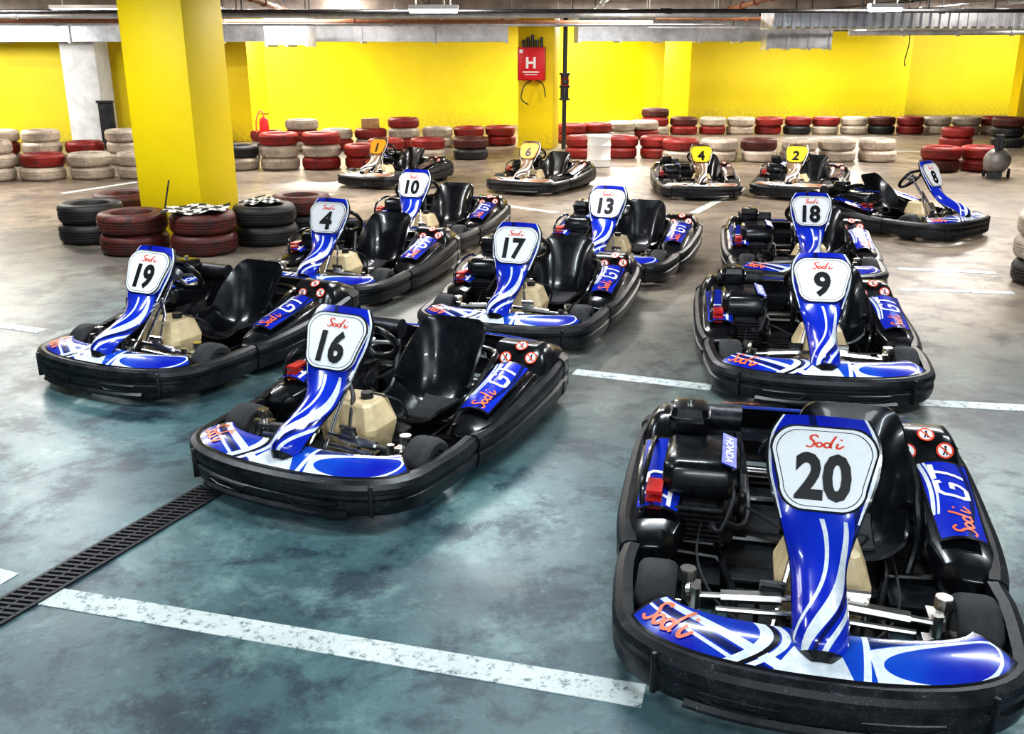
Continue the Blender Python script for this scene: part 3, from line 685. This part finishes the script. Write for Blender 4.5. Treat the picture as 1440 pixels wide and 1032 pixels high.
# hydrant cabinet
hb = thing('hydrant_cabinet', (P2.x - .16, P2.y - .50, 1.42), 'red hose cabinet marked with white H on the pillar', 'hydrant cabinet', R(-12))
MB().box((0, 0, .28), (.56, .16, .64)).build('cabinet_body', REDM, hb, bevel=.01)
MB().box((0, -.088, .28), (.52, .016, .60)).build('cabinet_door', basic('bright_red_paint', (.70, .02, .03), .4, var=.1), hb, bevel=.004)
m = MB()
for c_, d_ in (((-.075, -.1, .30), (.05, .004, .22)), ((.075, -.1, .30), (.05, .004, .22)), ((0, -.1, .30), (.12, .004, .045)), ((0, -.1, .12), (.34, .004, .025)), ((-.2, -.1, .52), (.07, .004, .07)), ((0, -.1, .07), (.26, .004, .014))): m.box(c_, d_)
m.build('cabinet_symbol', WHITE, hb)
o = MB().tube([(0, 0, 0), (-.18, -.03, -.12), (-.25, -.03, -.38), (-.1, -.02, -.5)], .012, 6, smooth=6).tube([(0, 0, 0), (.2, -.03, -.1), (.25, -.03, -.35)], .012, 6, smooth=6).build('hose', BLK, hb)
o.location = (.04, 0, -.02)
for i in range(5): MB().cyl((-.16 + i * .09, .0, .60), (-.17 + i * .09, .0, .74 + .05 * (i % 3)), .032, 10).cyl((-.17 + i * .09, 0, .70), (-.17 + i * .09, 0, .72), .042, 10).build('hose_nozzle', IRON, hb)
pp = thing('standpipe', (P2.x + .52, P2.y - .35, 0), 'dark vertical pipe with valve beside the hydrant pillar', 'pipe')
MB().cyl((0, 0, 0), (0, 0, CH), .045, 14).build('pipe', IRON, pp)
m = MB().cyl((0, 0, 1.0), (0, 0, 1.5), .085, 14).cyl((0, -.02, 1.35), (0, -.16, 1.35), .04, 10)
for z in (1.0, 1.25, 1.5): m.cyl((0, 0, z - .02), (0, 0, z + .02), .11, 14)
m.build('valve', IRON, pp); MB().lathe([(.07, 0), (.085, .01), (.085, -.01)], Matrix.Translation((0, -.17, 1.35)) @ Matrix.Rotation(math.pi / 2, 4, 'X'), 16, True).build('valve_wheel', REDM, pp)

# barrel, extinguisher, box, compressor
q = gp(843, 236); b = thing('barrel', (q.x, q.y + .2, 0), 'white plastic barrel standing before the red tyres', 'barrel')
MB().lathe([(0, 0), (.19, 0), (.21, .02), (.205, .12), (.215, .14), (.205, .16), (.205, .36), (.215, .38), (.205, .40), (.20, .50), (.0, .50)], None, 28).build('drum', WHITE, b)
MB().lathe([(0, .50), (.215, .50), (.22, .52), (.21, .545), (0, .55)], None, 28).build('lid', WHITE, b)
e = thing('fire_extinguisher', (-4.55, 18.0, 0), 'red fire extinguisher with orange hose behind the white tyres', 'fire extinguisher')
MB().lathe([(0, .30), (.075, .30), (.085, .32), (.085, .70), (.07, .76), (.03, .79), (0, .79)], None, 20).build('cylinder', REDM, e)
MB().tube([(0, 0, .78), (0, 0, .86), (-.06, 0, .90), (-.13, -.02, .74), (-.14, -.02, .52)], .018, 8, smooth=4).build('hose', ORNL, e)
MB().box((.03, 0, .85), (.16, .02, .02)).build('handle', BLK, e)
MB().tube([(-.14, 0, 0), (-.14, 0, .31), (.14, 0, .31), (.14, 0, 0)], .015, 8).cyl((0, 0, .28), (0, 0, .302), .12, 16).build('stand', IRON, e)
cb = thing('cardboard_box', (0, 0, 0), 'small brown cardboard box sitting on the tyre row before the wall', 'box')
a_ = gp(372, 214); b_ = gp(690, 206); pq = a_ + (b_ - a_).normalized() * max((b_ - a_).length / 7, .705) * 3; cb.location = (pq.x, pq.y + .33, 2 * TH)
MB().box((0, 0, .1), (.34, .26, .2)).build('carton', CARD, cb, bevel=.005); MB().box((0, -.02, .201), (.06, .26, .004)).build('packing_tape', CREAM, cb)
q = gp(1407, 252); k = thing('air_compressor', (q.x, q.y + .2, 0), 'dusty grey air compressor with round tank in front of the dark tyres', 'compressor', R(60))
GD = basic('dusty_grey_metal', (.30, .29, .28), .45, .5, var=.3, scale=6)
MB().lathe([(0, -.26), (.10, -.25), (.17, -.20), (.20, -.12), (.20, .12), (.17, .20), (.10, .25), (0, .26)], Matrix.Translation((0, 0, .27)) @ Matrix.Rotation(math.pi / 2, 4, 'Y'), 24).build('tank', GD, k)
MB().cyl((-.1, 0, .55), (.14, 0, .55), .085, 16).box((-.14, 0, .58), (.1, .12, .2)).build('motor', IRON, k)
MB().tube([(-.2, 0, .38), (-.2, 0, .66), (.2, 0, .66), (.2, 0, .38)], .013, 8).build('handle', IRON, k)
for s in (-1, 1): MB().cyl((.18, s * .16, .07), (.18, s * .20, .07), .07, 16).build('wheel', RUB, k)
MB().box((-.18, 0, .05), (.04, .22, .1)).build('foot', IRON, k)

# ---------------------------------------------------------------- services under the ceiling
def duct(x0, x1, y, z0, z1, dp, label, n=8, rot=0):
    L = x1 - x0; t = thing('ventilation_duct', ((x0 + x1) / 2, y, z0), label, 'duct', R(rot)); h = z1 - z0
    MB().box((0, 0, h / 2), (L, dp, h)).build('duct_body', DUCT, t)
    for i in range(n + 1): MB().box((-L / 2 + L * i / n, 0, h / 2), (.05, dp + .06, h + .06)).build('duct_flange', DUCT, t)
    for i in range(4): MB().cyl((-L / 2 + L * (i + .5) / 4, dp / 2 + .03, 0), (-L / 2 + L * (i + .5) / 4, dp / 2 + .03, CH - z0), .012, 6).build('hanger', IRON, t)
    return t
duct(-14.5, -.1, 20.2, 2.12, 2.50, .6, 'long silver ventilation duct under the ceiling on the left', 10)
duct(1.3, 6.2, 20.4, 2.13, 2.6, .6, 'shorter silver duct right of the hydrant pillar', 6, 4)
duct(3.7, 7.6, 14.6, 2.26, 2.46, .7, 'wide bluish silver duct near the top right', 30)
duct(7.8, 14.5, 22.5, 2.35, 2.7, .6, 'silver duct crossing above the right wall', 8)
duct(-4.3, -3.6, 18.0, 2.04, 2.5, .7, 'square silver duct box hanging left of the middle', 2)
duct(4.9, 6.1, 19.5, 1.99, 2.32, .4, 'short lower silver duct end by the distant pillar', 3)
def pipe(a, b, r, m, label, name='ceiling_pipe', group=None):
    A, B = Vector(a), Vector(b); t = thing(name, (0, 0, 0), label, 'pipe', 0, group); t.location = A
    MB().cyl((0, 0, 0), B - A, r, 10).build('pipe', m, t); d = (B - A).normalized()
    for i in range(1, 6): p = (B - A) * (i / 6); MB().cyl(p - d * .04, p + d * .04, r * 1.4, 10).build('coupling', m, t)
    for i in (1, 3, 5): p = (B - A) * (i / 6); MB().cyl(p, (p.x, p.y, CH - A.z), .008, 6).build('hanger', IRON, t)
RUST = basic('rusty_pipe', (.30, .13, .07), .6, .2, var=.4)
pipe((-12, 13.0, 2.40), (9, 13.0, 2.42), .025, IRON, 'thin dark pipe crossing the whole ceiling, nearest')
pipe((-12, 14.0, 2.38), (3.4, 14.0, 2.40), .03, DUCT, 'silver pipe crossing the ceiling just behind the dark one')
pipe((-13, 15.8, 2.50), (10, 15.8, 2.50), .05, IRON, 'thick dark pipe high under the ceiling')
pipe((-13, 16.6, 2.36), (3.5, 16.8, 2.34), .022, DUCT, 'thin pale sprinkler pipe under the ceiling')
pipe((-13, 17.3, 2.44), (2.4, 17.3, 2.40), .035, RUST, 'rust-brown pipe sloping gently behind the sprinkler pipe')
pipe((-13, 19.2, 2.56), (1.0, 19.2, 2.58), .05, DUCT, 'silver insulated pipe in front of the long silver duct')
pipe((2.5, 17.6, 2.50), (12, 18.0, 2.42), .05, RUST, 'rust-brown pipe over the right of the hall')
pipe((2.5, 18.6, 2.36), (12, 19.0, 2.34), .025, DUCT, 'thin silver pipe over the right of the hall')
pipe((7.8, 14.9, 2.36), (12, 14.9, 2.36), .04, BLK, 'black pipe continuing right of the bluish duct')
pipe((6, 23.8, 2.45), (15, 23.8, 2.40), .05, IRON, 'dark pipe close to the right wall')
pipe((7, 21.0, 2.30), (14, 21.4, 2.34), .05, DUCT, 'fat silver pipe before the right wall duct')
pipe((-14, 20.95, 2.62), (0, 20.95, 2.66), .05, IRON, 'dark pipe above the long silver duct')
for i in range(9):
    x = -8 + i * 2.3; pipe((x, 11.8, 2.60 + .03 * (i % 3)), (x + random.uniform(-1.5, 1.5), 19.0, 2.60 + .03 * (i % 2)), .02 + .012 * (i % 3), [IRON, DUCT, RUST][i % 3], 'thin conduit running from front to back under the ceiling', group='lengthwise ceiling conduits')
for i in (1, 2, 3):
    x = -6.5 + i * 3; tray = MB()
    tray.box((0, 0, .0), (1.5, .28, .015)).box((0, .14, .04), (1.5, .015, .08)).box((0, -.14, .04), (1.5, .015, .08)).tube([(-.9, .03, .03), (0, .05, .05), (.9, -.02, .02)], .022, 6, smooth=4).tube([(-.9, -.06, .03), (0, -.03, .05), (.9, -.07, .02)], .018, 6, smooth=4)
    for q in (-.5, .5): tray.cyl((q, .14, 0), (q, .14, CH - 2.401), .01, 6).cyl((q, -.14, 0), (q, -.14, CH - 2.401), .01, 6)
    o = tray.build('cable_tray', ALU); o.location = (x, 14.9, 2.40); tag(o, 'short dull cable tray with cables hanging under the ceiling', 'cable tray', 'cable trays under the ceiling')
for i, y in enumerate((13, 18.5, 24.5)):
    struct(MB().box((0, y, CH - .1), (40, .4, .2)).build('trim_%d' % (i + 1), CEIL))
def lamp(x, y, z, L, rz, label):
    t = thing('ceiling_light', (x, y, z), label, 'ceiling light', rz, 'fluorescent lights')
    MB().box((0, 0, .05), (L, .14, .05)).cyl((-L * .35, 0, .07), (-L * .35, 0, CH - z), .008, 6).cyl((L * .35, 0, .07), (L * .35, 0, CH - z), .008, 6).build('lamp_housing', WHITE, t)
    MB().cyl((-L * .47, -.03, .005), (L * .47, -.03, .005), .022, 10).cyl((-L * .47, .03, .005), (L * .47, .03, .005), .022, 10).build('lamp_tube', TUBEW, t)
lamp(-.95, 12.3, 2.38, .6, 0, 'bright fluorescent lamp above the middle of the hall')
lamp(4.55, 12.4, 2.40, .4, 0, 'bright fluorescent lamp at the upper right')
lamp(-6.2, 15.0, 2.5, 1.2, 0, 'fluorescent lamp left of the thick pillar')
o = MB().tube([(11.2, 28.5, CH), (11.25, 28.5, 2.2), (11.18, 28.5, 1.7), (11.22, 28.5, 1.55)], .015, 6, smooth=5).build('cable', BLK); tag(o, 'thin cable dangling from the ceiling near the right wall', 'cable')

# ---------------------------------------------------------------- light
def area(x, y, z, sx, sy, w, col, rot=(0, 0, 0)):
    l = bpy.data.lights.new('ceiling_or_fill_light', 'AREA'); l.shape = 'RECTANGLE'; l.size = sx; l.size_y = sy; l.energy = w; l.color = col
    o = bpy.data.objects.new('ceiling_or_fill_light', l); C.objects.link(o); o.location = (x, y, z); o.rotation_euler = rot; return o  # used for the hall's ceiling lamps and for the added fills below
for y, xs, w, col in ((-.2, (-2.2, 2.4), 78, (.82, .93, 1)), (4.4, (-3.2, .4, 3.8), 64, (.86, .95, 1)), (8.4, (-4.5, 0, 4.5), 80, (.96, .98, 1)),
                      (12.6, (-7, -1.2, 4.8), 135, (1, .95, .88)), (17, (-10.5, -4, 2, 8), 175, (1, .96, .90)), (22.5, (-4.5, 1.5, 7.5, 13), 250, (1, .98, .9)), (27, (3, 9), 240, (1, .96, .88))):
    for x in xs: area(x, y, 2.78, 1.5, .25, w, col)
area(.2, -2.8, 2.5, 5, .5, 105, (.9, .96, 1), (R(68), 0, 0))  # added soft fill behind the camera, brightens the kart fronts
for x in (-15, -11.5): area(x, 17.4, 2.35, 1.5, .3, 140, (1, .98, .92), (R(62), 0, 0))  # added wall washers without fixtures, tilted to brighten the left wall
for x in (14.0, 17): area(x, 28.4, 2.6, 1.5, .3, 90, (1, .95, .86), (R(55), 0, 0))  # added washers that brighten the recess wall
for i, (x, y) in enumerate(((-9, 15.2), (-4.9, 16.9), (0, 15.2), (4, 16.9), (8, 16.2), (11, 20.5), (-10, 18.3), (-3, 18.0), (-7, 13.4), (1.5, 13.4), (6.5, 13.4))):  # added point fills near the ceiling to light it and the ducts
    l = bpy.data.lights.new('ceiling_fill', 'POINT'); l.energy = 24; l.color = (1, .90, .78); l.shadow_soft_size = .04
    o = bpy.data.objects.new('ceiling_fill', l); C.objects.link(o); o.location = (x, y, 2.70)
w = bpy.data.worlds.new('world'); SC.world = w; w.use_nodes = True
w.node_tree.nodes['Background'].inputs[0].default_value = (.75, .85, 1, 1); w.node_tree.nodes['Background'].inputs[1].default_value = .34
